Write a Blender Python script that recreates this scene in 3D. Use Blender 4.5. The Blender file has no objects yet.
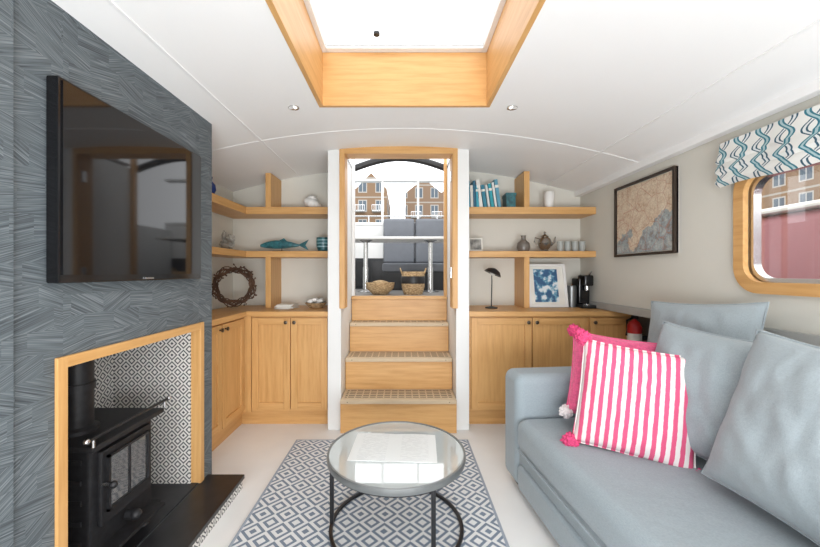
import bpy, bmesh, math, random
from mathutils import Vector, Matrix, noise
random.seed(7)
sc = bpy.context.scene
sc.view_settings.view_transform = 'Standard'
sc.view_settings.exposure = 0.08
R = math.radians

# ------------------------------------------------------------------ materials
class NT:
    def __init__(s, name):
        s.m = bpy.data.materials.new(name); s.m.use_nodes = True
        s.t = s.m.node_tree; s.b = s.t.nodes['Principled BSDF']
    def n(s, typ, **kw):
        nd = s.t.nodes.new(typ)
        for k, v in kw.items(): setattr(nd, k, v)
        return nd
    def put(s, sock, v):
        if hasattr(v, 'is_output'): s.t.links.new(v, sock)
        else: sock.default_value = v
    def math(s, op, a, b=0.0, c=0.0):
        nd = s.n('ShaderNodeMath', operation=op)
        s.put(nd.inputs[0], a); s.put(nd.inputs[1], b); s.put(nd.inputs[2], c)
        return nd.outputs[0]
    def obj(s):
        tc = s.n('ShaderNodeTexCoord'); sp = s.n('ShaderNodeSeparateXYZ')
        s.t.links.new(tc.outputs['Object'], sp.inputs[0])
        return tc.outputs['Object'], sp.outputs[0], sp.outputs[1], sp.outputs[2]
    def comb(s, x, y, z=0.0):
        c = s.n('ShaderNodeCombineXYZ')
        s.put(c.inputs[0], x); s.put(c.inputs[1], y); s.put(c.inputs[2], z)
        return c.outputs[0]
    def noise(s, vec, scale=5., detail=3., rough=.5):
        nd = s.n('ShaderNodeTexNoise'); s.put(nd.inputs['Vector'], vec)
        nd.inputs['Scale'].default_value = scale; nd.inputs['Detail'].default_value = detail
        nd.inputs['Roughness'].default_value = rough
        return nd.outputs['Fac']
    def scale(s, vec, sc3):
        mp = s.n('ShaderNodeMapping'); s.t.links.new(vec, mp.inputs[0]); mp.inputs['Scale'].default_value = sc3
        return mp.outputs[0]
    def ramp(s, fac, stops):
        r = s.n('ShaderNodeValToRGB'); s.put(r.inputs[0], fac)
        e = r.color_ramp.elements
        while len(e) < len(stops): e.new(.5)
        for i, (p, c) in enumerate(stops):
            e[i].position = p; e[i].color = (*c, 1)
        return r.outputs[0]
    def mix(s, f, a, b):
        m = s.n('ShaderNodeMix', data_type='RGBA')
        s.put(m.inputs[0], f)
        s.put(m.inputs[6], a if hasattr(a, 'is_output') else (*a, 1))
        s.put(m.inputs[7], b if hasattr(b, 'is_output') else (*b, 1))
        return m.outputs[2]
    def col(s, c):
        s.put(s.b.inputs['Base Color'], c if hasattr(c, 'is_output') else (*c, 1))
    def bump(s, h, strength=.3, dist=.01):
        b = s.n('ShaderNodeBump'); s.put(b.inputs['Height'], h)
        b.inputs['Strength'].default_value = strength; b.inputs['Distance'].default_value = dist
        s.t.links.new(b.outputs[0], s.b.inputs['Normal'])
    def props(s, rough=.5, metal=0., **kw):
        s.b.inputs['Roughness'].default_value = rough; s.b.inputs['Metallic'].default_value = metal
        for k, v in kw.items(): s.b.inputs[k].default_value = v
        return s.m

def plain(name, c, rough=.5, metal=0., var=.04, nscale=12., **kw):
    t = NT(name); o, x, y, z = t.obj()
    f = t.noise(o, nscale, 3)
    lo = tuple(v*(1-var) for v in c); hi = tuple(min(1, v*(1+var)) for v in c)
    t.col(t.ramp(f, [(.3, lo), (.7, hi)]))
    return t.props(rough, metal, **kw)

def oak(name, sc3):
    t = NT(name); o, x, y, z = t.obj()
    g = t.noise(t.scale(o, sc3), 3.2, 6, .6)
    t.col(t.ramp(g, [(.25, (.54, .28, .09)), (.5, (.64, .355, .13)), (.75, (.71, .42, .17))]))
    t.bump(g, .08, .004)
    return t.props(.42)
OV = oak('oak_vertical', (14, 14, 1)); OH = oak('oak_horizontal', (1, 14, 14)); OY = oak('oak_lengthwise', (14, 1, 14))
WHITE = plain('white_paint', (.80, .80, .785), .5, var=.015, nscale=2)
CEIL = plain('ceiling_white', (.90, .90, .895), .45, var=.01, nscale=1)
WALLC = plain('wall_cream', (.70, .685, .62), .7, var=.02, nscale=3)
FLOORM = plain('floor_pale', (.84, .835, .82), .4, var=.02, nscale=6)
HULL = plain('hull_lining_dark', (.13, .12, .11), .7)
BLACK = plain('matte_black', (.012, .012, .013), .45)
IRON = plain('cast_iron', (.018, .018, .02), .5, .3, var=.3, nscale=40)
SLAB = plain('black_slate', (.016, .016, .018), .35, var=.3)
GLOSS = plain('gloss_black', (.006, .006, .007), .12)
SCREEN = plain('screen_glass', (.006, .006, .007), .05)
STEEL = plain('brushed_steel', (.62, .62, .62), .25, 1.)
DKMET = plain('dark_bronze', (.035, .035, .038), .35, .7)
GREYMET = plain('grey_rim', (.22, .23, .23), .3, .6)
RED = plain('red_enamel', (.55, .02, .02), .3)
WSHADE = plain('white_ceramic', (.8, .79, .76), .3)
TEAL = plain('teal_glaze', (.03, .13, .15), .3, var=.5, nscale=30)
BLUEV = plain('blue_glass', (.01, .03, .16), .1)
TOPGL = plain('table_glass', (.50, .54, .53), .02, var=.01, **{'Specular IOR Level': 1.0, 'IOR': 2.1})
PAPER = plain('paper', (.78, .76, .7), .7)
TWIG = plain('twig_brown', (.09, .045, .025), .8, var=.5)
SILVER = plain('old_silver', (.35, .33, .3), .25, .9)
GREYOBJ = plain('driftwood', (.35, .33, .29), .8, var=.4, nscale=30)
BRASS = plain('knob_bronze', (.1, .08, .06), .35, .8)
PINKPOM = plain('pink_wool', (.66, .06, .18), .9, var=.3, nscale=90)
WHITEPOM = plain('white_wool', (.8, .74, .74), .9, var=.1, nscale=90)
RAIL = plain('grey_rail_paint', (.42, .42, .40), .5)
FRAMEW = plain('dark_wood_frame', (.03, .018, .012), .4)

def fabric(name, c, sc_=380, k=.09):
    t = NT(name); o, x, y, z = t.obj()
    a = t.noise(t.scale(o, (1, .25, 1)), sc_, 2); b = t.noise(t.scale(o, (.25, 1, 1)), sc_, 2)
    f = t.math('MULTIPLY', t.math('ADD', a, b), .5)
    t.col(t.ramp(f, [(.35, tuple(v*(1-k) for v in c)), (.65, tuple(min(1, v*(1+k)) for v in c))]))
    w = t.noise(o, 6, 3, .55)
    t.bump(t.math('ADD', t.math('MULTIPLY', f, .12), w), .35, .02)
    return t.props(.9, **{'Sheen Weight': .2})
SOFA = fabric('sofa_linen_blue_grey', (.30, .352, .38))
CUSH = fabric('cushion_linen_blue_grey', (.32, .368, .392))
PINK = fabric('pink_knit', (.80, .12, .27), 120, .15)

def stripes(name, n=62.):
    t = NT(name); o, x, y, z = t.obj()
    w = t.noise(o, 30, 2)
    s_ = t.math('SINE', t.math('MULTIPLY', t.math('ADD', x, t.math('MULTIPLY', w, .006)), n*math.pi))
    f = t.math('GREATER_THAN', s_, 0.)
    t.col(t.mix(f, (.80, .74, .72), (.70, .095, .21)))
    t.bump(t.noise(o, 250, 2), .3, .003)
    return t.props(.9)
STRIPE = stripes('pink_white_stripe', 56.)

def slate():
    t = NT('grey_hatched_wallcovering'); o, x, y, z = t.obj()
    zz = t.math('DIVIDE', z, .075); row = t.math('FLOOR', zz)
    yy = t.math('ADD', t.math('DIVIDE', y, .14), t.math('MULTIPLY', row, .37)); colm = t.math('FLOOR', yy)
    w = t.n('ShaderNodeTexWhiteNoise'); w.noise_dimensions = '3D'
    t.put(w.inputs[0], t.comb(colm, row, 0.)); wv = w.outputs[0]
    ang = t.math('MULTIPLY', t.math('SUBTRACT', wv, .5), 1.1)
    c, s_ = t.math('COSINE', ang), t.math('SINE', ang)
    u = t.math('ADD', t.math('MULTIPLY', y, c), t.math('MULTIPLY', z, s_))
    v = t.math('SUBTRACT', t.math('MULTIPLY', z, c), t.math('MULTIPLY', y, s_))
    g = t.noise(t.comb(t.math('MULTIPLY', u, 6.), t.math('MULTIPLY', v, 300.), t.math('MULTIPLY', wv, 9.)), 1., 1, .5)
    big = t.noise(t.comb(0., t.math('MULTIPLY', y, 1.2), t.math('MULTIPLY', z, 9.)), 1.5, 2)
    g2 = t.math('ADD', g, t.math('MULTIPLY', t.math('SUBTRACT', big, .5), .22))
    t.col(t.ramp(g2, [(.24, (.045, .056, .064)), (.5, (.105, .125, .138)), (.78, (.22, .25, .265))]))
    t.bump(g, .3, .003)
    return t.props(.7)
SLATE = slate()

def diamonds(name, ax, cell, rings, dark, light, th=.5):
    t = NT(name); o, x, y, z = t.obj(); d = {'x': x, 'y': y, 'z': z}
    a, b = d[ax[0]], d[ax[1]]
    fa = t.math('ABSOLUTE', t.math('SUBTRACT', t.math('FRACT', t.math('DIVIDE', a, cell[0])), .5))
    fb = t.math('ABSOLUTE', t.math('SUBTRACT', t.math('FRACT', t.math('DIVIDE', b, cell[1])), .5))
    s_ = t.math('FRACT', t.math('MULTIPLY', t.math('ADD', fa, fb), rings))
    f = t.math('GREATER_THAN', s_, th)
    t.col(t.mix(f, dark, light))
    return t
TILE_XZ = diamonds('tile_pattern_y', 'xz', (.066, .066), 3., (.07, .07, .075), (.74, .72, .68), .42).props(.35)
TILE_YZ = diamonds('tile_pattern_x', 'yz', (.066, .066), 3., (.07, .07, .075), (.74, .72, .68), .42).props(.35)
t = diamonds('rug_weave', 'xy', (.13, .13), 3., (.19, .235, .30), (.76, .76, .76), .46)
t.bump(t.noise(t.obj()[0], 300, 2), .4, .003); RUG = t.props(.95)
RUGB = fabric('rug_border', (.30, .34, .40))

def blind():
    # ogee lattice: mirrored sine bands cross into interlocking links
    t = NT('trellis_print_fabric'); o, x, y, z = t.obj()
    def dist(ph, per, amp):
        c = t.math('MULTIPLY', t.math('SINE', t.math('ADD', t.math('MULTIPLY', z, 2*math.pi/.15), ph)), amp)
        return t.math('ABSOLUTE', t.math('SUBTRACT', t.math('FRACT', t.math('DIVIDE', t.math('ADD', y, c), per)), .5))
    a = dist(0, .11, .030); b = dist(math.pi, .11, .030)
    def lt(q, w): return t.math('LESS_THAN', q, w)
    m = t.mix(lt(b, .13), (.80, .80, .77), (.035, .10, .15)); m = t.mix(lt(b, .055), m, (.74, .77, .77))
    m = t.mix(lt(a, .15), m, (.80, .80, .77)); m = t.mix(lt(a, .13), m, (.03, .18, .24)); m = t.mix(lt(a, .05), m, (.40, .55, .58))
    t.col(m); return t.props(.9)
BLIND = blind()

def tread():
    t = NT('slotted_stair_tread'); o, x, y, z = t.obj()
    a = t.math('LESS_THAN', t.math('FRACT', t.math('MULTIPLY', y, 24.)), .40)
    b = t.math('LESS_THAN', t.math('FRACT', t.math('MULTIPLY', x, 17.)), .82)
    t.col(t.mix(t.math('MULTIPLY', a, b), (.58, .45, .30), (.09, .06, .04)))
    return t.props(.6)
TREAD = tread()
NOSE = plain('pale_nosing', (.58, .45, .30), .5)

def mapart():
    t = NT('antique_map_print'); o, x, y, z = t.obj()
    n1 = t.noise(o, 16, 6, .75); n2 = t.noise(o, 6, 3)
    base = t.ramp(n1, [(.34, (.50, .33, .22)), (.44, (.66, .52, .38)), (.6, (.74, .64, .50))])
    k = t.math('ADD', t.math('MULTIPLY', z, 1.0), t.math('MULTIPLY', y, .35))
    msk = t.math('LESS_THAN', t.math('ADD', k, t.math('MULTIPLY', t.math('SUBTRACT', n2, .5), .5)), -.10)
    blue = t.ramp(n1, [(.40, (.26, .22, .20)), (.47, (.30, .37, .40)), (.6, (.50, .54, .52))])
    def vor(scl):
        v = t.n('ShaderNodeTexVoronoi', feature='DISTANCE_TO_EDGE'); t.put(v.inputs['Vector'], t.comb(0., y, z)); v.inputs['Scale'].default_value = scl
        return v.outputs['Distance']
    c = t.mix(msk, base, blue)
    c = t.mix(t.math('MULTIPLY', t.math('LESS_THAN', vor(46.), .05), .35), c, (.30, .18, .12))
    c = t.mix(t.math('MULTIPLY', t.math('LESS_THAN', vor(8.), .018), .5), c, (.45, .18, .12))
    t.col(c); return t.props(.5)
MAP = mapart()
def blueart():
    t = NT('blue_print'); o, x, y, z = t.obj()
    t.col(t.ramp(t.noise(o, 14, 4), [(.44, (.03, .10, .22)), (.5, (.12, .32, .45)), (.56, (.7, .75, .78))])); return t.props(.4)
BLUEART = blueart()
def lined_sheet():  # pale base colour with faint broken lines
    t = NT('pale_lined_sheet'); o, x, y, z = t.obj()
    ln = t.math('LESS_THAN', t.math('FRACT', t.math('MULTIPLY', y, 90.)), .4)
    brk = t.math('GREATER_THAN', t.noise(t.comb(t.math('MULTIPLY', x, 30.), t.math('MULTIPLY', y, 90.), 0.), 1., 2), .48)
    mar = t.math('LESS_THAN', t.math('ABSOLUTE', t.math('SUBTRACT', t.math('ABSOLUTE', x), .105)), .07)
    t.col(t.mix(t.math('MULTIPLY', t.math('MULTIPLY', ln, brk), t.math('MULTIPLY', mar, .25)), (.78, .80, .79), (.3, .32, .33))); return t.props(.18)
SHEET = lined_sheet()
def basketm(name, c1, c2):
    t = NT(name); o, x, y, z = t.obj()
    f = t.noise(t.scale(o, (1, 1, 3)), 40, 3)
    t.col(t.ramp(f, [(.4, c1), (.6, c2)])); t.bump(f, .8, .01); return t.props(.85)
STRAW = basketm('straw', (.30, .19, .09), (.58, .42, .24))
def building(name, brick):
    t = NT(name); o, x, y, z = t.obj()
    h = t.math('ADD', x, y)
    fx = t.math('FRACT', t.math('DIVIDE', h, 1.7)); fz = t.math('FRACT', t.math('DIVIDE', z, 1.9))
    def inr(v, a, b): return t.math('MULTIPLY', t.math('GREATER_THAN', v, a), t.math('LESS_THAN', v, b))
    w = t.math('MULTIPLY', inr(fx, .3, .72), inr(fz, .25, .78))
    w0 = t.math('MULTIPLY', inr(fx, .25, .77), inr(fz, .20, .83))
    bar = inr(fx, .49, .53)
    c = t.mix(t.math('GREATER_THAN', fz, .93), brick, (.42, .38, .33))
    c = t.mix(w0, c, (.48, .45, .41)); c = t.mix(w, c, (.12, .15, .18)); c = t.mix(t.math('MULTIPLY', w, bar), c, (.55, .53, .5))
    t.col(c)
    return t.props(.8)
BRICK1 = building('brick_facade', (.27, .17, .10)); BRICK2 = building('brown_brick_facade', (.26, .17, .11))

def clearglass():
    m = bpy.data.materials.new('clear_glass'); m.use_nodes = True; t = m.node_tree; t.nodes.clear()
    o = t.nodes.new('ShaderNodeOutputMaterial'); mx = t.nodes.new('ShaderNodeMixShader')
    tr = t.nodes.new('ShaderNodeBsdfTransparent'); gl = t.nodes.new('ShaderNodeBsdfGlossy')
    gl.inputs['Roughness'].default_value = .02; mx.inputs[0].default_value = .06
    t.links.new(tr.outputs[0], mx.inputs[1]); t.links.new(gl.outputs[0], mx.inputs[2]); t.links.new(mx.outputs[0], o.inputs[0])
    return m
CLEAR = clearglass()
def emit(name, c, s_):
    t = NT(name); t.col(c); t.b.inputs['Emission Color'].default_value = (*c, 1); t.b.inputs['Emission Strength'].default_value = s_
    return t.m
LAMP = emit('downlight_glow', (1, .95, .85), 3.)

# ------------------------------------------------------------------ mesh builder
class B:
    def __init__(s, name): s.name = name; s.bm = bmesh.new(); s.mats = []
    def mi(s, m):
        if m not in s.mats: s.mats.append(m)
        return s.mats.index(m)
    def merge(s, tb, m, M=None):
        if M is not None: bmesh.ops.transform(tb, matrix=M, verts=tb.verts)
        i = s.mi(m)
        for f in tb.faces: f.material_index = i; f.smooth = True
        me = bpy.data.meshes.new('tmp'); tb.to_mesh(me); tb.free(); s.bm.from_mesh(me); bpy.data.meshes.remove(me)
        return s
    def box(s, x0, x1, y0, y1, z0, z1, m, bev=0., seg=2, M=None):
        tb = bmesh.new(); bmesh.ops.create_cube(tb, size=1.)
        for v in tb.verts:
            v.co = Vector(((x0+x1)/2+v.co.x*(x1-x0), (y0+y1)/2+v.co.y*(y1-y0), (z0+z1)/2+v.co.z*(z1-z0)))
        if bev > 0: bmesh.ops.bevel(tb, geom=tb.edges[:], offset=bev, segments=seg, profile=.5, affect='EDGES')
        return s.merge(tb, m, M)
    def mesh(s, vs, fs, m, M=None):
        tb = bmesh.new(); V = [tb.verts.new(v) for v in vs]
        for f in fs:
            try: tb.faces.new([V[i] for i in f])
            except ValueError: pass
        bmesh.ops.recalc_face_normals(tb, faces=tb.faces)
        return s.merge(tb, m, M)
    def lathe(s, prof, m, c=(0, 0, 0), seg=28, M=None, closed=False):
        vs = []; fs = []; n = len(prof)
        for i in range(seg):
            a = 2*math.pi*i/seg
            for r, z in prof: vs.append((c[0]+r*math.cos(a), c[1]+r*math.sin(a), c[2]+z))
        for i in range(seg):
            j = (i+1) % seg
            for k in range(n if closed else n-1):
                l = (k+1) % n
                fs.append((i*n+k, j*n+k, j*n+l, i*n+l))
        if not closed:
            if prof[0][0] > 1e-4: fs.append([i*n for i in range(seg)])
            if prof[-1][0] > 1e-4: fs.append([i*n+n-1 for i in range(seg)])
        tb = bmesh.new(); V = [tb.verts.new(v) for v in vs]
        for f in fs: tb.faces.new([V[i] for i in f])
        bmesh.ops.remove_doubles(tb, verts=tb.verts, dist=1e-5)
        bmesh.ops.recalc_face_normals(tb, faces=tb.faces)
        return s.merge(tb, m, M)
    def cyl(s, c, r, h, m, seg=24, M=None):
        return s.lathe([(r, 0), (r, h)], m, c, seg, M)
    def tube(s, pts, r, m, seg=10, closed=False, M=None):
        P = [Vector(p) for p in pts]; n = len(P); vs = []; fs = []
        up = Vector((0, 0, 1))
        for i, p in enumerate(P):
            if closed: t_ = (P[(i+1) % n]-P[i-1]).normalized()
            else: t_ = (P[min(i+1, n-1)]-P[max(i-1, 0)]).normalized()
            a = t_.cross(up)
            if a.length < .1: a = t_.cross(Vector((1, 0, 0)))
            a.normalize(); b = t_.cross(a)
            rr = r[i] if isinstance(r, (list, tuple)) else r
            for k in range(seg):
                q = 2*math.pi*k/seg; vs.append(p+a*rr*math.cos(q)+b*rr*math.sin(q))
        for i in range(n if closed else n-1):
            j = (i+1) % n
            for k in range(seg):
                l = (k+1) % seg; fs.append((i*seg+k, i*seg+l, j*seg+l, j*seg+k))
        if not closed: fs += [list(range(seg)), [(n-1)*seg+k for k in range(seg)]]
        return s.mesh(vs, fs, m, M)
    def ball(s, c, r, m, sub=3, jit=0., sq=(1, 1, 1), M=None):
        tb = bmesh.new(); bmesh.ops.create_icosphere(tb, subdivisions=sub, radius=r)
        for v in tb.verts:
            k = 1+jit*(noise.noise(v.co*(6/r*.5)+Vector(c)*7))
            v.co = Vector((v.co.x*sq[0], v.co.y*sq[1], v.co.z*sq[2]))*k+Vector(c)
        return s.merge(tb, m, M)
    def pillow(s, w, h, T, m, seed=0., pinch=.07, wr=.014, N=34, M=None):
        vs = []; fs = []
        for side in (1, -1):
            for i in range(N+1):
                for j in range(N+1):
                    u = -1+2*i/N; v = -1+2*j/N
                    e = max(0, (1-abs(u)**2.6)*(1-abs(v)**2.6))**.5
                    x = w/2*u*(1-pinch*(1-v*v)); y = h/2*v*(1-pinch*(1-u*u))
                    zz = T/2*e*(1+.15*noise.noise(Vector((u*1.3, v*1.3, seed+side))))
                    zz += wr*e*noise.noise(Vector((u*4+v*1.5, v*3.2, seed*3+side)))
                    zz += wr*.6*e*noise.noise(Vector((u*9*(1+.3*v), v*2.2, seed*5+side)))
                    vs.append((x, y, side*zz))
        o = (N+1)**2
        for q in (0, o):
            for i in range(N):
                for j in range(N):
                    a = q+i*(N+1)+j; fs.append((a, a+1, a+N+2, a+N+1))
        tb = bmesh.new(); V = [tb.verts.new(v) for v in vs]
        for f in fs: tb.faces.new([V[i] for i in f])
        bmesh.ops.remove_doubles(tb, verts=tb.verts, dist=1e-4)
        bmesh.ops.recalc_face_normals(tb, faces=tb.faces)
        s.merge(tb, m, M)
        E = []
        for k in range(4*20):
            q, f_ = divmod(k, 20); f_ = -1+2*f_/20
            u, v = ((f_, -1), (1, f_), (-f_, 1), (-1, -f_))[q]
            E.append((w/2*u*(1-pinch*(1-v*v)), h/2*v*(1-pinch*(1-u*u)), 0))
        return s.tube(E, .0045, m, 6, True, M)
    def done(s, M=None, ang=38):
        me = bpy.data.meshes.new(s.name); 
        c = Vector((0, 0, 0))
        if M is None:
            xs = [v.co for v in s.bm.verts]
            c = Vector([(min(v[i] for v in xs)+max(v[i] for v in xs))/2 for i in range(3)])
            bmesh.ops.translate(s.bm, vec=-c, verts=s.bm.verts)
        s.bm.to_mesh(me); s.bm.free()
        for m in s.mats: me.materials.append(m)
        me.set_sharp_from_angle(angle=R(ang))
        ob = bpy.data.objects.new(s.name, me); sc.collection.objects.link(ob)
        if ang < 79:
            wn = ob.modifiers.new('weighted_normal', 'WEIGHTED_NORMAL'); wn.keep_sharp = True; wn.weight = 80
        if M is None: ob.location = c
        else: ob.matrix_world = M
        return ob

def zc(x): return 2.33-.085*x*x
XL, XR, XH, YB, YN = -1.68, 1.75, 1.95, 3.60, -1.6
SX0, SX1, SY0, SY1 = -.487, .505, .5, 2.20      # skylight opening

# ------------------------------------------------------------------ shell
B('floor').box(XL-.05, XH+.05, YN, YB+.05, -.05, 0, FLOORM).done()
xs = sorted(set([round(XL+i*(XR-XL)/28, 4) for i in range(29)]+[SX0, SX1, -.51, .437]))
ys = [YN, -.5, SY0, 1.4, SY1, 3.12, YB+.05]
vs = [(x, y, zc(x)+dz) for dz in (0, .05) for y in ys for x in xs]; nx = len(xs); ny = len(ys); fs = []
def hole(i, j):
    xm = (xs[i]+xs[i+1])/2; ym = (ys[j]+ys[j+1])/2
    return (SX0 < xm < SX1 and SY0 < ym < SY1) or (-.51 < xm < .437 and ym > 3.12)
for j in range(ny-1):
    for i in range(nx-1):
        if hole(i, j): continue
        a = j*nx+i; fs.append((a, a+1, a+nx+1, a+nx)); a += nx*ny; fs.append((a, a+nx, a+nx+1, a+1))
cb = B('ceiling'); tb = bmesh.new(); V = [tb.verts.new(v) for v in vs]
for f in fs: tb.faces.new([V[i] for i in f])
cb.merge(tb, CEIL)
cb.done(ang=85)
def arcstrip(name, y, w, x0, x1):
    b = B(name); n = 30; vs = []; fs = []
    for i in range(n+1):
        x = x0+(x1-x0)*i/n
        for (yy, dz) in ((y-w, 0.002), (y-w*.6, -.0030), (y+w*.6, -.0030), (y+w, .002)): vs.append((x, yy, zc(x)+dz))
    for i in range(n):
        for k in range(4): fs.append((i*4+k, i*4+(k+1) % 4, i*4+4+(k+1) % 4, i*4+4+k))
    b.mesh(vs, fs, CEIL).done()
arcstrip('trim_1', 2.62, .014, -1.66, 1.73)
for i, x in enumerate((-1.02, 1.42)):
    B('trim_%d' % (i+2)).box(x-.008, x+.008, YN, YB, zc(x)-.004, zc(x)+.004, CEIL, .002).done()
B('trim_4').box(XR-.06, XR, YN, YB, zc(XR)-.03, zc(XR)+.03, CEIL, .01).done()
B('trim_5').box(XR-.025, XR-.002, YN, YB, .975, 1.035, RAIL, .006).done()

bl = B('wall_back'); bl.box(XL-.05, -.6, YB, YB+.05, 0, 2.34, WALLC); bl.box(.53, XH+.05, YB, YB+.05, 0, 2.34, WALLC); bl.done()
B('wall_left').box(XL-.05, XL, YN, YB, 0, 2.2, WALLC).done()
w = B('wall_right')
WY0, WY1, WZ0, WZ1 = .95, 1.865, 1.235, 1.80
w.box(XR, XR+.05, YN, WY0, 1.0, 2.12, WALLC).box(XR, XR+.05, WY1, YB, 1.0, 2.12, WALLC)
w.box(XR, XR+.05, WY0, WY1, 1.0, WZ0, WALLC).box(XR, XR+.05, WY0, WY1, WZ1, 2.12, WALLC)
w.box(XR, XH+.05, YN, YB, .985, 1.0, WALLC)
w.done()
B('wall_right_lower').box(XH, XH+.05, YN, YB, 0, .985, HULL).done()

OY0, OY1, OZ0, OZ1 = 1.265, 2.105, .08, .975
FX = -1.18
for a in ((FX-.04, FX, YN, OY0, 0, 2.215), (FX-.04, FX, OY1, 2.25, 0, 2.215), (FX-.04, FX, OY0, OY1, OZ1, 2.215),
          (FX-.04, FX, OY0, OY1, 0, .077), (XL, FX-.04, 2.21, 2.25, 0, 2.09), (FX, FX+.015, YN, 1.09, 0, 2.20)):
    ob = B('wall_fireplace').box(*a, SLATE).done()
n = B('fireplace_niche')
n.box(-1.67, -1.66, OY0, OY1, .085, OZ1, TILE_YZ)
n.box(-1.66, FX-.042, OY1-.012, OY1, .085, OZ1, TILE_XZ).box(-1.66, FX-.042, OY0, OY0+.012, .085, OZ1, TILE_XZ)
n.box(-1.66, FX-.042, OY0+.012, OY1-.012, OZ1-.012, OZ1, SLAB).box(-1.66, FX-.002, OY0+.001, OY1-.001, .078, .085, SLAB)
n.done()
fr = B('fireplace_surround'); x0, x1 = FX+.0005, FX+.014
fr.box(x0, x1, 1.232, 1.27, .081, 1.008, OV, .003).box(x0, x1, 2.10, 2.14, .081, 1.008, OV, .003).box(x0, x1, 1.27, 2.10, .968, 1.008, OY, .003)
fr.box(FX-.041, x0+.002, OY0+.001, 1.27, .086, OZ1-.001, OV).box(FX-.041, x0+.002, 2.10, OY1-.001, .086, OZ1-.001, OV).box(FX-.041, x0+.002, 1.27, 2.10, .968, OZ1-.001, OY)
fr.done()
h = B('hearth'); h.box(-1.178, -.965, .85, 2.19, 0, .055, TILE_YZ).box(-1.179, -.955, .84, 2.20, .055, .08, SLAB, .004).done()

STG = plain('stove_glass', (.05, .05, .05), .06, **{'Specular IOR Level': 1.0, 'IOR': 2.0})
s = B('wood_burning_stove')
s.box(-1.52, -1.23, 1.43, 1.79, .17, .60, IRON, .015).box(-1.55, -1.19, 1.40, 1.82, .60, .625, IRON, .008)
s.box(-1.54, -1.20, 1.41, 1.81, .15, .175, IRON, .006)
for lx in (-1.50, -1.25):
    for ly in (1.46, 1.76):
        s.lathe([(.026, 0), (.018, .012), (.016, .035), (.028, .075)], IRON, (lx, ly, .085), 12)
s.box(-1.235, -1.212, 1.465, 1.755, .27, .575, IRON, .008)
s.box(-1.214, -1.208, 1.50, 1.72, .33, .54, STG, .002)
s.box(-1.212, -1.200, 1.49, 1.50, .32, .55, IRON).box(-1.212, -1.200, 1.72, 1.73, .32, .55, IRON)
s.box(-1.212, -1.200, 1.49, 1.73, .32, .33, IRON).box(-1.212, -1.200, 1.49, 1.73, .54, .55, IRON)
s.box(-1.212, -1.203, 1.607, 1.613, .33, .54, IRON)
s.box(-1.24, -1.16, 1.44, 1.78, .165, .18, IRON, .004)
s.tube([(-1.22, 1.475, .44), (-1.18, 1.475, .44)], .008, STEEL).ball((-1.172, 1.475, .44), .016, IRON, 2)
s.tube([(-1.22, 1.61, .23), (-1.185, 1.61, .23)], .02, IRON, 14).ball((-1.18, 1.61, .23), .024, IRON, 2)
s.tube([(-1.19, 1.40, .625), (-1.19, 1.40, .66)], .006, STEEL).tube([(-1.19, 1.82, .625), (-1.19, 1.82, .66)], .006, STEEL)
s.tube([(-1.19, 1.37, .66), (-1.19, 1.85, .66)], .007, DKMET)
s.ball((-1.19, 1.37, .66), .012, STEEL, 2).ball((-1.19, 1.85, .66), .012, STEEL, 2)
s.lathe([(.075, 0), (.075, .02), (.056, .03), (.056, .34)], IRON, (-1.385, 1.55, .62), 28)
s.lathe([(.062, 0), (.062, .03)], IRON, (-1.385, 1.55, .80), 28)
for z in (.22, .3, .38, .46, .54): s.box(-1.49, -1.26, 1.424, 1.432, z, z+.02, IRON, .003)
s.done()

t = B('television'); t.box(-1.178, -1.135, 1.20, 2.05, 1.262, 1.95, GLOSS, .006)
t.box(-1.137, -1.130, 1.212, 2.038, 1.29, 1.938, SCREEN)
t.box(-1.134, -1.128, 1.60, 1.65, 1.270, 1.276, STEEL).done()

s = B('skylight_lining'); zt_ = 2.625
s.box(SX0, SX1, SY1-.002, SY1+.023, 2.303, zt_, OH, .002).box(SX0, SX1, SY0-.023, SY0+.002, 2.303, zt_, OH)
s.box(SX0-.023, SX0+.002, SY0-.023, SY1+.023, 2.303, zt_, OY, .002).box(SX1-.002, SX1+.023, SY0-.023, SY1+.023, 2.303, zt_, OY, .002)
s.done()
s = B('window_skylight'); z0, z1 = zt_+.001, zt_+.045
s.box(SX0-.03, SX0+.03, SY0-.03, SY1+.03, z0, z1, WHITE, .004).box(SX1-.03, SX1+.03, SY0-.03, SY1+.03, z0, z1, WHITE, .004)
s.box(SX0+.03, SX1-.03, SY1-.04, SY1+.03, z0, z1, WHITE, .004).box(SX0+.03, SX1-.03, SY0-.03, SY0+.04, z0, z1, WHITE, .004)
s.box(SX0+.03, SX1-.03, SY0+.04, SY1-.04, zt_+.015, zt_+.023, CLEAR)
s.cyl((-.148, 2.04, zt_+.001), .018, .014, BLACK).done()
for (x, y) in ((-.66, 2.2), (.66, 2.2), (-.66, .9), (.66, .9)):
    b = B('ceiling_downlight'); z = zc(x)
    b.lathe([(.020, -.001), (.032, -.004), (.034, .01), (.020, .01)], STEEL, (x, y, z), 24, closed=True)
    b.cyl((x, y, z), .02, .006, LAMP).done()

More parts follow.
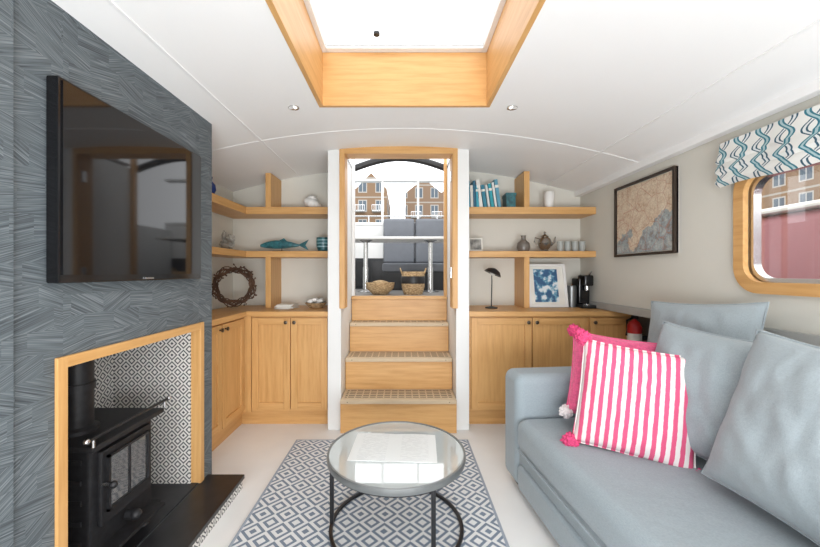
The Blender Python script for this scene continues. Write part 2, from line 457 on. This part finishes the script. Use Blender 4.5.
PXL, PXR = -.51, .437
B('wall_stair_partition').box(-.62, PXL, 3.0, 3.66, 0, 2.325, WHITE, .004).done()
B('wall_stair_partition').box(PXR, .545, 3.0, 3.66, 0, 2.325, WHITE, .004).done()
d = B('door_1')
d.box(PXL+.001, PXL+.033, 2.999, 3.13, 1.0, 2.325, OV, .003).box(PXR-.033, PXR-.001, 2.999, 3.13, 1.0, 2.325, OV, .003)
d.box(PXL-.012, PXL+.028, 2.984, 2.998, 1.0, 2.325, OV, .003).box(PXR-.028, PXR+.012, 2.984, 2.998, 1.0, 2.325, OV, .003)
d.box(PXL+.028, PXR-.028, 2.984, 2.998, 2.27, 2.335, OH, .001).box(PXL+.033, PXR-.033, 2.999, 3.13, 2.27, 2.335, OH, .001)
d.box(PXL+.001, PXL+.03, 3.60, 3.66, 1.065, 2.45, WHITE, .003).box(PXR-.03, PXR-.001, 3.60, 3.66, 1.065, 2.45, OV, .003)
for z in (1.25, 2.05): d.box(PXR-.042, PXR-.032, 3.02, 3.06, z, z+.09, STEEL, .002)
d.done()
st = B('staircase')
sx0, sx1 = PXL+.004, PXR-.004
for (y, z, zb) in ((2.92, .273, 0), (3.18, .548, .273), (3.44, .82, .548)):
    st.box(sx0, sx1, y+.02, 3.66, zb, z-.035, OH, .002)
    st.box(sx0-.0, sx1+.0, y, min(y+.33, 3.66), z-.035, z, NOSE, .008)
    st.box(sx0+.03, sx1-.03, y+.03, min(y+.25, 3.65), z-.001, z+.003, TREAD)
    for sx in (sx0+.06, sx1-.06): st.cyl((sx, y-.001, z-.018), .005, .004, BRASS, 8)
st.box(sx0, sx1, 3.60, 3.70, .82, 1.03, OH, .002).box(sx0, sx1, 3.57, 3.70, 1.03, 1.06, OH, .006)
st.done()

# ------------------------------------------------------------------ cabinets
def shaker(b, a0, a1, z0, z1, plane, axis='y', knob=None):
    def bx(p0, p1, q0, q1, dep0, dep1, m, bev=.002):
        if axis == 'y': b.box(p0, p1, plane-dep1, plane-dep0, q0, q1, m, bev)
        else: b.box(plane+dep0, plane+dep1, p0, p1, q0, q1, m, bev)
    g = .055
    bx(a0, a1, z0, z1, 0, .010, OV, .001)
    bx(a0, a0+g, z0, z1, .009, .022, OV); bx(a1-g, a1, z0, z1, .009, .022, OV)
    bx(a0+g, a1-g, z1-g, z1, .009, .022, OH if axis == 'y' else OY); bx(a0+g, a1-g, z0, z0+g, .009, .022, OH if axis == 'y' else OY)
    if knob is not None:
        if axis == 'y': M = Matrix.Translation((knob, plane-.022, z1-.035)) @ Matrix.Rotation(R(90), 4, 'X')
        else: M = Matrix.Translation((plane+.022, knob, z1-.035)) @ Matrix.Rotation(R(90), 4, 'Y')
        b.lathe([(.006, 0), (.006, .012), (.014, .018), (.015, .026), (.006, .03)], BRASS, seg=16, M=M)
c = B('oak_cabinet')
c.box(-1.66, -.625, 3.07, 3.595, .125, .93, OH).box(-1.66, -1.34, 2.27, 3.07, .125, .93, OY)
c.box(-1.64, -.63, 3.12, 3.59, 0, .125, OH).box(-1.64, -1.38, 2.28, 3.12, 0, .125, OY)
c.box(-1.66, -.622, 3.03, 3.595, .93, .972, OH, .004).box(-1.66, -1.30, 2.27, 3.03, .93, .972, OY, .004)
c.box(-1.34, -1.27, 3.045, 3.075, .125, .93, OV, .002)
shaker(c, -1.265, -.945, .15, .915, 3.07, knob=-.975); shaker(c, -.937, -.632, .15, .915, 3.07, knob=-.905)
shaker(c, 2.29, 2.655, .15, .915, -1.34, 'x', knob=2.62); shaker(c, 2.665, 3.03, .15, .915, -1.34, 'x', knob=2.70)
c.done()
c = B('oak_cabinet')
c.box(.55, XH-.01, 3.07, 3.595, .125, .93, OH).box(.56, XH-.02, 3.12, 3.59, 0, .125, OH)
c.box(.548, XH-.005, 3.03, 3.595, .93, .972, OH, .004)
shaker(c, .572, 1.075, .15, .915, 3.07, knob=1.045); shaker(c, 1.085, 1.535, .15, .915, 3.07, knob=1.115); shaker(c, 1.565, 1.92, .15, .915, 3.07, knob=1.60)
c.done()
s = B('oak_shelf_unit')
for (z0, z1) in ((1.825, 1.89), (1.435, 1.49)):
    s.box(-1.675, -.622, 3.30, 3.598, z0, z1, OH, .003).box(-1.675, -1.42, 2.26, 3.30, z0, z1, OY, .003)
s.box(-1.25, -1.20, 3.31, 3.598, 1.89, 2.20, OV, .002).box(-1.25, -1.20, 3.31, 3.598, .973, 1.435, OV, .002)
s.done()
s = B('oak_shelf_unit')
for (z0, z1) in ((1.825, 1.89), (1.435, 1.49)): s.box(.547, XR-.002, 3.30, 3.598, z0, z1, OH, .003)
s.box(1.10, 1.15, 3.31, 3.598, 1.89, 2.215, OV, .002).box(1.10, 1.15, 3.31, 3.598, .973, 1.435, OV, .002)
s.done()

# ------------------------------------------------------------------ rug, table
RG = B('rug'); RG.box(-.82, .50, .95, 2.80, 0, .012, RUG, .003)
RG.box(-.82, .50, 2.785, 2.80, .0, .0135, RUGB, .002).box(-.82, -.805, .95, 2.80, 0, .0135, RUGB, .002).box(.485, .50, .95, 2.80, 0, .0135, RUGB, .002)
RG.done()
t = B('round_coffee_table'); cx, cy = -.033, 1.85; rr = .340
t.lathe([(0, .385), (rr-.004, .385), (rr-.004, .398), (0, .398)], TOPGL, (cx, cy, 0), 72)
t.lathe([(rr-.004, .372), (rr+.006, .372), (rr+.008, .388), (rr+.006, .402), (rr-.004, .402)], GREYMET, (cx, cy, 0), 72, closed=True)
t.tube([(cx+(rr-.012)*math.cos(a), cy+(rr-.012)*math.sin(a), .368) for a in [2*math.pi*i/60 for i in range(60)]], .010, DKMET, 8, True)
t.tube([(cx+(rr-.012)*math.cos(a), cy+(rr-.012)*math.sin(a), .024) for a in [2*math.pi*i/60 for i in range(60)]], .010, DKMET, 8, True)
for a in (180, -60, 60):
    px, py = cx+(rr-.012)*math.cos(R(a)), cy+(rr-.012)*math.sin(R(a))
    t.box(px-.010, px+.010, py-.010, py+.010, .0137, .385, DKMET, .003)
t.done()
# thin pale sheet with faint lines for the pale shape on the glass
m_ = B('pale_sheet'); vs = []; fs = []; NX = 24
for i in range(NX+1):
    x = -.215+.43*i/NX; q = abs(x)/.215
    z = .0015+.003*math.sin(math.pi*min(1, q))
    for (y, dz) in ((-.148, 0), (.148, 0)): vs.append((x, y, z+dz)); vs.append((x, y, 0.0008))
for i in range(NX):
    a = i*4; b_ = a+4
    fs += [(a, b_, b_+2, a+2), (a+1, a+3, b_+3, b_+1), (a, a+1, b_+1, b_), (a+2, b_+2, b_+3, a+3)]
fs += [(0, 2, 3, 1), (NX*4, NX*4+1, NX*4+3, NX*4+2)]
m_.mesh(vs, fs, SHEET); m_.done(Matrix.Translation((-.045, 1.875, .3985)) @ Matrix.Rotation(R(-3), 4, 'Z'))

# ------------------------------------------------------------------ sofa
SM = Matrix.Translation((.635, 2.32, 0)) @ Matrix.Rotation(R(6), 4, 'Z')
s = B('sofa')
s.box(.02, .95, -2.05, -.02, .05, .31, SOFA, .02, 3)
s.box(-.005, .06, -1.84, -.23, .06, .20, SOFA, .02, 3)
s.box(-.015, .80, -1.845, -.215, .285, .465, SOFA, .06, 5)
s.box(0, .97, -.22, 0, .045, .70, SOFA, .055, 5)
s.box(0, .97, -2.07, -1.85, .045, .70, SOFA, .055, 5)
s.box(.77, .98, -2.0, -.05, .05, .80, SOFA, .06, 5)
for y in (-.08, -1.98):
    for x in (.08, .88): s.box(x-.025, x+.025, y-.025, y+.025, 0, .06, BLACK, .004)
s.tube([(-.005, -.235, .285), (-.012, -1.0, .283), (-.005, -1.83, .285)], .006, SOFA)
s.done(SM, ang=50)

def basis(c, n, roll=0., up=(0, 0, 1)):
    n = Vector(n).normalized(); x = Vector(up).cross(n).normalized(); y = n.cross(x)
    M = Matrix((x, y, n)).transposed().to_4x4()
    return Matrix.Translation(c) @ M @ Matrix.Rotation(R(roll), 4, 'Z')
B('sofa_cushion').pillow(.58, .50, .17, CUSH, 1.).done(basis((1.53, 1.90, .90), (-1, -.25, .25), 4), 80)
B('sofa_cushion').pillow(.58, .56, .20, CUSH, 2.).done(basis((1.34, 1.60, .765), (-1, -.30, .35), -3), 80)
B('sofa_cushion').pillow(.60, .60, .22, CUSH, 3.).done(basis((1.30, 1.12, .775), (-1, -.12, .35), -4), 80)
p = B('striped_pillow'); p.pillow(.48, .50, .17, STRIPE, 4., .05)
for a in (-1, 1):
    for b in (-1, 1): p.ball((a*.247, b*.257, 0), .036, PINKPOM, 4, .5)
p.done(basis((1.085, 1.71, .695), (-.5, -1, .32), -6), 80)
p = B('pink_pillow'); p.pillow(.44, .44, .15, PINK, 5., .05)
for a in (-1, 1):
    for b in (-1, 1): p.ball((a*.22, b*.22, 0), .032, WHITEPOM if b < 0 else PINKPOM, 4, .5)
p.done(basis((1.125, 1.93, .735), (-.40, -1, .30), -6), 80)

# ------------------------------------------------------------------ right wall window, blind, picture
def rrect(y0, y1, z0, z1, r, n=8):
    P = []
    for (cy_, cz, a0) in ((y1-r, z1-r, 0), (y0+r, z1-r, 90), (y0+r, z0+r, 180), (y1-r, z0+r, 270)):
        for i in range(n+1):
            a = R(a0+90*i/n); P.append((cy_+r*math.cos(a), cz+r*math.sin(a)))
    return P
w = B('window_1')
def ring(b, po, pi, x0, x1, m):
    n = len(po); vs = [(x, *p) for x in (x0, x1) for P in (po, pi) for p in P]; fs = []
    for i in range(n):
        j = (i+1) % n
        fs += [(i, j, n+j, n+i), (2*n+i, 2*n+j, 3*n+j, 3*n+i), (i, j, 2*n+j, 2*n+i), (n+i, n+j, 3*n+j, 3*n+i)]
    b.mesh(vs, fs, m)
ring(w, rrect(.91, 1.905, 1.195, 1.84, .13), rrect(.965, 1.85, 1.25, 1.785, .09), 1.725, 1.752, OY)
ring(w, rrect(.955, 1.86, 1.24, 1.795, .10), rrect(.985, 1.83, 1.27, 1.765, .08), 1.76, 1.80, STEEL)
w.box(1.778, 1.782, .97, 1.845, 1.255, 1.78, CLEAR).box(1.765, 1.795, 1.40, 1.415, 1.26, 1.78, STEEL)
w.done()
b = B('roman_blind')
N = 40; prof = [(1.742, 1.985), (1.70, 1.985), (1.695, 1.93), (1.676, 1.885), (1.690, 1.872), (1.672, 1.83), (1.690, 1.815), (1.674, 1.775), (1.70, 1.752), (1.718, 1.762)]
vs = []; fs = []
for i in range(N+1):
    y = .93+(1.955-.93)*i/N
    for (x, z) in prof: vs.append((x+.003*math.sin(y*19), y, z-.006*math.sin(y*13)*(2-z)*4))
n = len(prof)
for i in range(N):
    for k in range(n): fs.append((i*n+k, i*n+(k+1) % n, (i+1)*n+(k+1) % n, (i+1)*n+k))
fs += [list(range(n)), [N*n+k for k in range(n)]]
b.mesh(vs, fs, BLIND)
b.done(ang=70)
p = B('framed_map'); y0, y1, z0, z1 = 2.31, 2.97, 1.42, 1.975
p.box(1.735, 1.748, y0, y1, z0, z1, PAPER); p.box(1.730, 1.736, y0+.025, y1-.025, z0+.025, z1-.025, MAP)
for a in ((y0, y0+.018, z0, z1), (y1-.018, y1, z0, z1), (y0+.018, y1-.018, z0, z0+.018), (y0+.018, y1-.018, z1-.018, z1)): p.box(1.718, 1.748, *a, FRAMEW, .002)
p.done()

# ------------------------------------------------------------------ shelf things
zu, zl, zt = 1.891, 1.491, .973
o = B('blue_vase'); o.lathe([(.03, 0), (.05, .04), (.045, .08), (.02, .11), (.026, .14)], BLUEV, (-1.49, 2.80, zu)).done()
o = B('seashell'); 
for i in range(26):
    a = i*.55
    o.ball((-.86+.0018*i*math.cos(a)*1.0, 3.42+.0018*i*math.sin(a), zu+.055+.04*math.sin(i*.16)), .022+.0011*i, WSHADE, 2, .25)
o.done()
o = B('carved_ornament'); o.ball((-1.54, 3.2, zl+.05), .06, GREYOBJ, 3, .5, (1, .7, .8)).ball((-1.50, 3.17, zl+.10), .035, GREYOBJ, 3, .5).ball((-1.57, 3.2, zl+.12), .03, GREYOBJ, 3, .5, (.6, .6, 1.6)).done()
f = B('fish_sculpture'); n = 18; vs = []; fs = []; S = 14
for i in range(n+1):
    u = i/n; x = -.22+.36*u; hh = .052*math.sin(math.pi*min(1, u*.93+.03))**.8*(1-.35*u)+.006
    for k in range(S):
        a = 2*math.pi*k/S; vs.append((x, .45*hh*math.cos(a), .055+hh*math.sin(a)*.8+.01*math.sin(u*3)))
for i in range(n):
    for k in range(S): fs.append((i*S+k, i*S+(k+1) % S, (i+1)*S+(k+1) % S, (i+1)*S+k))
fs += [list(range(S)), [n*S+k for k in range(S)]]
f.mesh(vs, fs, TEAL)
f.mesh([(.13, -.004, .06), (.13, .004, .06), (.23, .004, .11), (.20, .004, .06), (.23, .004, .01), (.23, -.004, .11), (.20, -.004, .06), (.23, -.004, .01)],
       [(0, 5, 6), (0, 6, 7), (1, 2, 3), (1, 3, 4), (0, 1, 2, 5), (0, 7, 4, 1), (5, 2, 3, 6), (6, 3, 4, 7)], TEAL)
f.mesh([(-.08, -.003, .085), (.04, -.003, .08), (.0, -.003, .125), (-.08, .003, .085), (.04, .003, .08), (.0, .003, .125)], [(0, 1, 2), (3, 4, 5), (0, 1, 4, 3), (1, 2, 5, 4), (0, 2, 5, 3)], TEAL)
f.box(-.1, .06, -.02, .02, 0, .006, IRON).tube([(-.02, 0, .0), (-.02, 0, .03)], .004, IRON)
f.done(Matrix.Translation((-1.11, 3.40, zl)))
o = B('blue_cup'); o.lathe([(.0, 0), (.05, 0), (.066, .05), (.066, .13), (.060, .13), (.056, .05), (.0, .01)], TEAL, (-.745, 3.42, zl))
for z in (.04, .07, .10): o.lathe([(.0655, z), (.0675, z+.006), (.0655, z+.012)], plain('pale_blue_band', (.3, .48, .52), .4), (-.745, 3.42, zl))
o.done()
o = B('twig_wreath')
for k in range(13):
    ph = random.random()*6.28; q = random.random()*.03; pts = []
    for i in range(48):
        a = 2*math.pi*i/48; r = .152+.018*math.sin(5*a+ph)+(q-.015)
        pts.append((r*math.cos(a), .018*math.cos(4*a+ph*2), r*math.sin(a)))
    o.tube(pts, .005, TWIG, 6, True)
for k in range(46):
    a = random.random()*6.28; r = .155; v = Vector((math.cos(a), random.uniform(-.3, .2), math.sin(a)))
    p0 = v*r; d_ = Vector((random.uniform(-1, 1), random.uniform(-.6, .2), random.uniform(-1, 1)))*.05
    o.tube([p0, p0+d_*.6, p0+d_], [.004, .003, .001], TWIG, 5); o.ball(p0+d_*.8, .009, TWIG, 1)
o.done(Matrix.Translation((-1.47, 3.17, zt+.205)) @ Matrix.Rotation(R(25), 4, 'Z') @ Matrix.Rotation(R(-14), 4, 'X'))
o = B('stack_of_papers')
for i in range(5): o.box(-.07, .07, -.1, .1, i*.008, i*.008+.007, PAPER, M=Matrix.Rotation(R(random.uniform(-12, 12)), 4, 'Z'))
o.done(Matrix.Translation((-1.05, 3.3, zt)))
o = B('seashell_bowl'); o.lathe([(.0, 0), (.06, 0), (.10, .045), (.096, .047), (.055, .008), (0, .008)], STRAW, (-.80, 3.35, zt))
for k in range(16): o.ball((-.80+random.uniform(-.06, .06), 3.35+random.uniform(-.055, .055), zt+.045+random.random()*.035), .024, random.choice([WSHADE, GREYOBJ, PAPER]), 2, .4, (1.2, .8, .7))
o.done()
o = B('row_of_books'); x = .60
cols = [(.03, .25, .35), (.7, .7, .66), (.02, .12, .2), (.05, .35, .45), (.75, .74, .7), (.03, .2, .28), (.6, .62, .6), (.02, .3, .36), (.7, .7, .68), (.1, .3, .4)]
for i, c_ in enumerate(cols):
    wd = random.uniform(.018, .032); hh = random.uniform(.20, .27); lean = -8 if i > 3 else -2
    M = Matrix.Translation((x+wd/2, 3.42, zu+.004)) @ Matrix.Rotation(R(lean), 4, 'Y')
    m = plain('book_cover_%d' % i, c_, .5)
    o.box(-wd/2, wd/2, -.08, .08, 0, hh, m, .002, M=M).box(-wd/2+.003, wd/2-.003, -.078, .082, .004, hh+.001, PAPER, M=M)
    o.box(-wd/2-.0006, wd/2+.0006, -.081, -.06, hh*.7, hh*.8, PAPER if i % 2 else m, M=M)
    x += wd+(.007 if lean < -5 else .003)
o.done()
B('teal_box').box(.955, 1.04, 3.36, 3.5, zu, zu+.12, TEAL, .004).box(.950, 1.045, 3.355, 3.505, zu+.11, zu+.14, TEAL, .004).done()
o = B('white_vase'); o.lathe([(0, 0), (.035, 0), (.045, .05), (.05, .12), (.042, .16), (.038, .16), (.045, .12), (.04, .05), (0, .01)], WSHADE, (1.37, 3.42, zu)).done()
o = B('framed_photo'); M = Matrix.Translation((.68, 3.40, zl)) @ Matrix.Rotation(R(-12), 4, 'X')
o.box(-.065, .065, -.005, .005, .003, .13, PAPER, .002, M=M).box(-.052, .052, -.007, -.004, .016, .117, plain('photo_print', (.25, .24, .22), .4, var=.8, nscale=20), M=M)
o.box(-.01, .01, 0, .004, 0, .10, BLACK, M=Matrix.Translation((.68, 3.46, zl)) @ Matrix.Rotation(R(22), 4, 'X')); o.done()
o = B('stoneware_bottle'); o.lathe([(0, 0), (.05, 0), (.062, .04), (.055, .08), (.022, .11), (.02, .14), (.026, .15), (0, .15)], plain('brown_stoneware', (.16, .14, .12), .3), (1.13, 3.42, zl)).done()
o = B('silver_teapot'); c0 = (1.33, 3.42, zl)
o.lathe([(0, 0), (.04, 0), (.03, .015), (.05, .04), (.065, .08), (.05, .12), (.03, .135), (.035, .14), (.02, .155), (.008, .165), (.012, .18), (0, .19)], SILVER, c0)
o.tube([(c0[0]+.055, c0[1], zl+.06), (c0[0]+.09, c0[1], zl+.09), (c0[0]+.10, c0[1], zl+.14)], [.014, .009, .006], SILVER)
o.tube([(c0[0]-.05, c0[1], zl+.12), (c0[0]-.09, c0[1], zl+.13), (c0[0]-.10, c0[1], zl+.09), (c0[0]-.06, c0[1], zl+.05)], .005, SILVER); o.done()
GL = plain('drinking_glass', (.40, .42, .40), .05)
for i in range(4):
    B('drinking_glass').lathe([(0, 0), (.026, 0), (.030, .095), (.027, .095), (.023, .008), (0, .008)], GL, (1.475+.068*i, 3.42, zl), 20).done()
o = B('desk_lamp'); lx, ly = .80, 3.30
o.lathe([(0, 0), (.055, 0), (.055, .010), (.01, .018), (0, .018)], BLACK, (lx, ly, zt)).tube([(lx, ly, zt+.01), (lx+.005, ly, zt+.25), (lx+.0, ly-.01, zt+.35)], .005, BLACK)
M = Matrix.Translation((lx+.01, ly-.02, zt+.32)) @ Matrix.Rotation(R(24), 4, 'Y')
o.lathe([(.08, -.01), (.055, .025), (.02, .04), (.0, .045)], BLACK, seg=24, M=M)
o.lathe([(.077, -.009), (.053, .02), (0, .035)], WSHADE, seg=24, M=M).ball((0, 0, .0), .028, WSHADE, 2, M=M)
o.done()
o = B('framed_print'); M = Matrix.Translation((1.345, 3.36, zt)) @ Matrix.Rotation(R(-12), 4, 'X')
for a in ((-.18, -.155, 0, .41), (.155, .18, 0, .41), (-.155, .155, 0, .025), (-.155, .155, .385, .41)): o.box(a[0], a[1], -.012, .012, a[2], a[3], WHITE, .003, M=M)
o.box(-.156, .156, .0, .008, .02, .39, PAPER, M=M).box(-.12, .10, -.004, .004, .05, .36, BLUEART, M=M).done()
o = B('coffee_machine'); x0, y0 = 1.63, 3.25
o.box(x0-.02, x0+.10, y0, y0+.26, zt, zt+.03, BLACK, .008).box(x0-.01, x0+.09, y0+.10, y0+.26, zt+.03, zt+.27, GLOSS, .015)
o.box(x0, x0+.08, y0+.01, y0+.16, zt+.20, zt+.30, GLOSS, .015).cyl((x0+.04, y0+.06, zt+.16), .018, .05, STEEL, 14)
o.cyl((x0+.04, y0+.06, zt+.03), .03, .006, STEEL).lathe([(.045, 0), (.045, .19), (.04, .20)], GREYMET, (x0-.05, y0+.17, zt), 20)
o.tube([(x0+.04, y0+.02, zt+.30), (x0+.04, y0-.02, zt+.33)], .008, STEEL).done()
o = B('fire_extinguisher'); ex, ey, ez = 1.86, 2.93, .64
o.lathe([(0, 0), (.048, .005), (.052, .02), (.052, .22), (.035, .26), (.014, .275), (.014, .29), (0, .29)], RED, (ex, ey, ez), 24)
o.box(ex-.016, ex+.016, ey-.03, ey+.02, ez+.285, ez+.31, BLACK, .004).box(ex-.008, ex+.008, ey-.08, ey, ez+.31, ez+.325, BLACK, .003)
o.tube([(ex-.015, ey, ez+.29), (ex-.06, ey, ez+.27), (ex-.065, ey, ez+.15)], .008, BLACK)
o.box(ex+.03, XH, ey-.02, ey+.02, ez+.12, ez+.15, BLACK).lathe([(.0525, .08), (.0528, .16), (.0525, .17)], PAPER, (ex, ey, ez), 24); o.done()

# ------------------------------------------------------------------ wheelhouse beyond the stairs
DECK = plain('deck_grey', (.25, .24, .23), .6); DARKC = plain('dark_cabinet', (.025, .027, .03), .5); SEATG = plain('grey_upholstery', (.16, .17, .19), .8)
B('wheelhouse_floor').box(-1.3, 1.2, 3.72, 5.4, 1.0, 1.055, DECK).done()
w = B('wheelhouse_bulkhead')
w.box(-1.3, 1.2, 5.3, 5.4, 1.055, 1.50, DARKC).box(-1.3, 1.2, 5.3, 5.4, 1.50, 1.98, WHITE)
for x in (-.95, -.45, .05, .55): w.box(x, x+.46, 5.285, 5.3, 1.10, 1.46, SLAB, .004)
w.box(-1.3, 1.2, 5.285, 5.42, 1.98, 2.02, WHITE, .01)
for x in (-.80, -.30, .22, .72): w.box(x-.015, x+.015, 5.3, 5.36, 2.02, 2.95, WHITE, .004)
w.box(-1.3, 1.2, 5.285, 5.4, 2.62, 2.65, WHITE, .004)
w.done()
B('hatch_arch').tube([(-.56+1.06*i/16, 3.74, 2.34+.13*math.sin(math.pi*i/16)) for i in range(17)], .034, BLACK, 10).done()
b = B('deck_railing')
for z in (2.12, 2.28): b.tube([(-1.3, 6.4, z), (1.3, 6.4, z)], .012, STEEL)
for x in (-1.2, -.6, 0, .6, 1.2): b.tube([(x, 6.4, 1.0), (x, 6.4, 2.28)], .012, STEEL)
b.done()
B('wheelhouse_side').box(-1.3, -1.2, 3.7, 5.28, 1.055, 1.9, WHITE).done()
B('wheelhouse_side').box(1.1, 1.2, 3.7, 5.28, 1.055, 1.9, WHITE).done()
t = B('pedestal_table')
t.box(-.62, .60, 4.2, 4.75, 1.68, 1.71, WHITE, .008)
for x in (-.45, .33):
    t.lathe([(.10, 0), (.10, .012), (.035, .03), (.035, .30), (.028, .31), (.028, .60), (.08, .625)], STEEL, (x, 4.4, 1.055), 24)
t.done()
s = B('upholstered_bench'); s.box(-.28, .62, 4.85, 5.28, 1.30, 1.42, SEATG, .03)
for k in range(2): s.box(-.28+.455*k, .165+.455*k, 5.16, 5.28, 1.42, 2.06, SEATG, .04, 3)
s.box(-.28, .62, 4.9, 5.28, 1.055, 1.3, DARKC).done()
k = B('woven_basket'); k.lathe([(0, 0), (.10, 0), (.125, .08), (.13, .17), (.12, .25), (.112, .25), (.12, .17), (.115, .08), (0, .01)], STRAW, (.11, 3.98, 1.055)); k.lathe([(.129, .12), (.133, .14), (.133, .18), (.127, .20)], BLACK, (.11, 3.98, 1.055))
for sg in (-1, 1): k.tube([(.11+sg*.12, 3.94, 1.28), (.11+sg*.14, 3.96, 1.34), (.11+sg*.14, 4.0, 1.34), (.11+sg*.12, 4.02, 1.28)], .007, STRAW)
k.done()
k = B('wicker_bowl'); k.lathe([(0, 0), (.08, 0), (.15, .07), (.16, .13), (.15, .13), (.14, .07), (.07, .01), (0, .01)], STRAW, (-.25, 3.98, 1.055)).ball((-.25, 3.98, 1.17), .08, STRAW, 3, .2, (1.2, 1, .5)).done()

# outside
B('harbour_water').box(-60, 80, -60, 90, -1.3, -1.2, plain('water', (.12, .15, .16), .15)).done()
for (nm, x0, x1, y0, y1, h, m) in (('brick_building', -14, -1.6, 36, 46, 9.5, BRICK1), ('brick_building', .3, 16, 40, 50, 10, BRICK2), ('brick_building', 26, 34, 4, 34, 11, BRICK1)):
    b = B(nm); b.box(x0, x1, y0, y1, -1.19, h, m); xm = (x0+x1)/2
    if x1-x0 > 9:
        for k in range(4):
            a = x0+(x1-x0)*k/4; c_ = x0+(x1-x0)*(k+1)/4
            b.mesh([(a, y0, h), (c_, y0, h), ((a+c_)/2, y0, h+1.6), (a, y1, h), (c_, y1, h), ((a+c_)/2, y1, h+1.6)], [(0, 1, 2), (3, 4, 5), (0, 2, 5, 3), (1, 2, 5, 4), (0, 1, 4, 3)], m)
    for k in range(7):
        for zz in (3.4, 5.3, 7.2):
            a = x0+(x1-x0)*(k+.5)/7; b.box(a-.55, a+.55, y0-.7, y0, zz, zz+.12, WHITE)
            for q in range(6): b.box(a-.55+q*.21, a-.51+q*.21, y0-.7, y0-.66, zz, zz+.6, STEEL)
            b.box(a-.55, a+.55, y0-.72, y0-.66, zz+.58, zz+.64, STEEL)
    b.done()
b = B('moored_red_boat'); PB = plain('faded_red_paint', (.36, .13, .14), .5)
b.box(3.1, 5.3, -1, 9, -1.1, .7, plain('boat_hull_black', (.05, .05, .06), .5), .15).box(3.3, 5.05, 0, 8, .7, 1.82, PB, .1, 3).box(3.25, 5.1, -.1, 8.1, 1.82, 1.87, PAPER, .02)
for y in (1.2, 4.8, 6.6): b.cyl((0, 0, 0), .16, .04, STEEL, 24, Matrix.Translation((3.28, y, 1.2)) @ Matrix.Rotation(R(90), 4, 'Y'))
b.done()

# ------------------------------------------------------------------ light
w = bpy.data.worlds.new('World'); sc.world = w; w.use_nodes = True; nt = w.node_tree
bg = nt.nodes['Background']; tc = nt.nodes.new('ShaderNodeTexCoord'); sp = nt.nodes.new('ShaderNodeSeparateXYZ'); rp = nt.nodes.new('ShaderNodeValToRGB')
nt.links.new(tc.outputs['Generated'], sp.inputs[0]); nt.links.new(sp.outputs[2], rp.inputs[0]); nt.links.new(rp.outputs[0], bg.inputs[0])
rp.color_ramp.elements[0].color = (.95, .97, 1, 1); rp.color_ramp.elements[1].color = (.97, .985, 1, 1)
bg.inputs[1].default_value = 2.5
def area(name, loc, rot, sx, sy, p, col=(1, 1, 1)):
    l = bpy.data.lights.new(name, 'AREA'); l.shape = 'RECTANGLE'; l.size = sx; l.size_y = sy; l.energy = p; l.color = col
    o = bpy.data.objects.new(name, l); sc.collection.objects.link(o); o.location = loc; o.rotation_euler = rot
area('added_saloon_fill', (.25, -.9, .8), (R(132), 0, 0), 2.2, 1.0, 95, (.97, .985, 1))  # added fill lamp behind the camera, aimed up to brighten ceiling and room

cam = bpy.data.cameras.new('camera'); co = bpy.data.objects.new('camera', cam); sc.collection.objects.link(co)
co.location = (0, 0, 1.3); co.rotation_euler = (R(90), 0, 0); cam.lens = 16.0; cam.sensor_width = 36
cam.shift_x = 7/820; cam.shift_y = -1.5/820; cam.clip_start = .05; cam.clip_end = 300
sc.camera = co
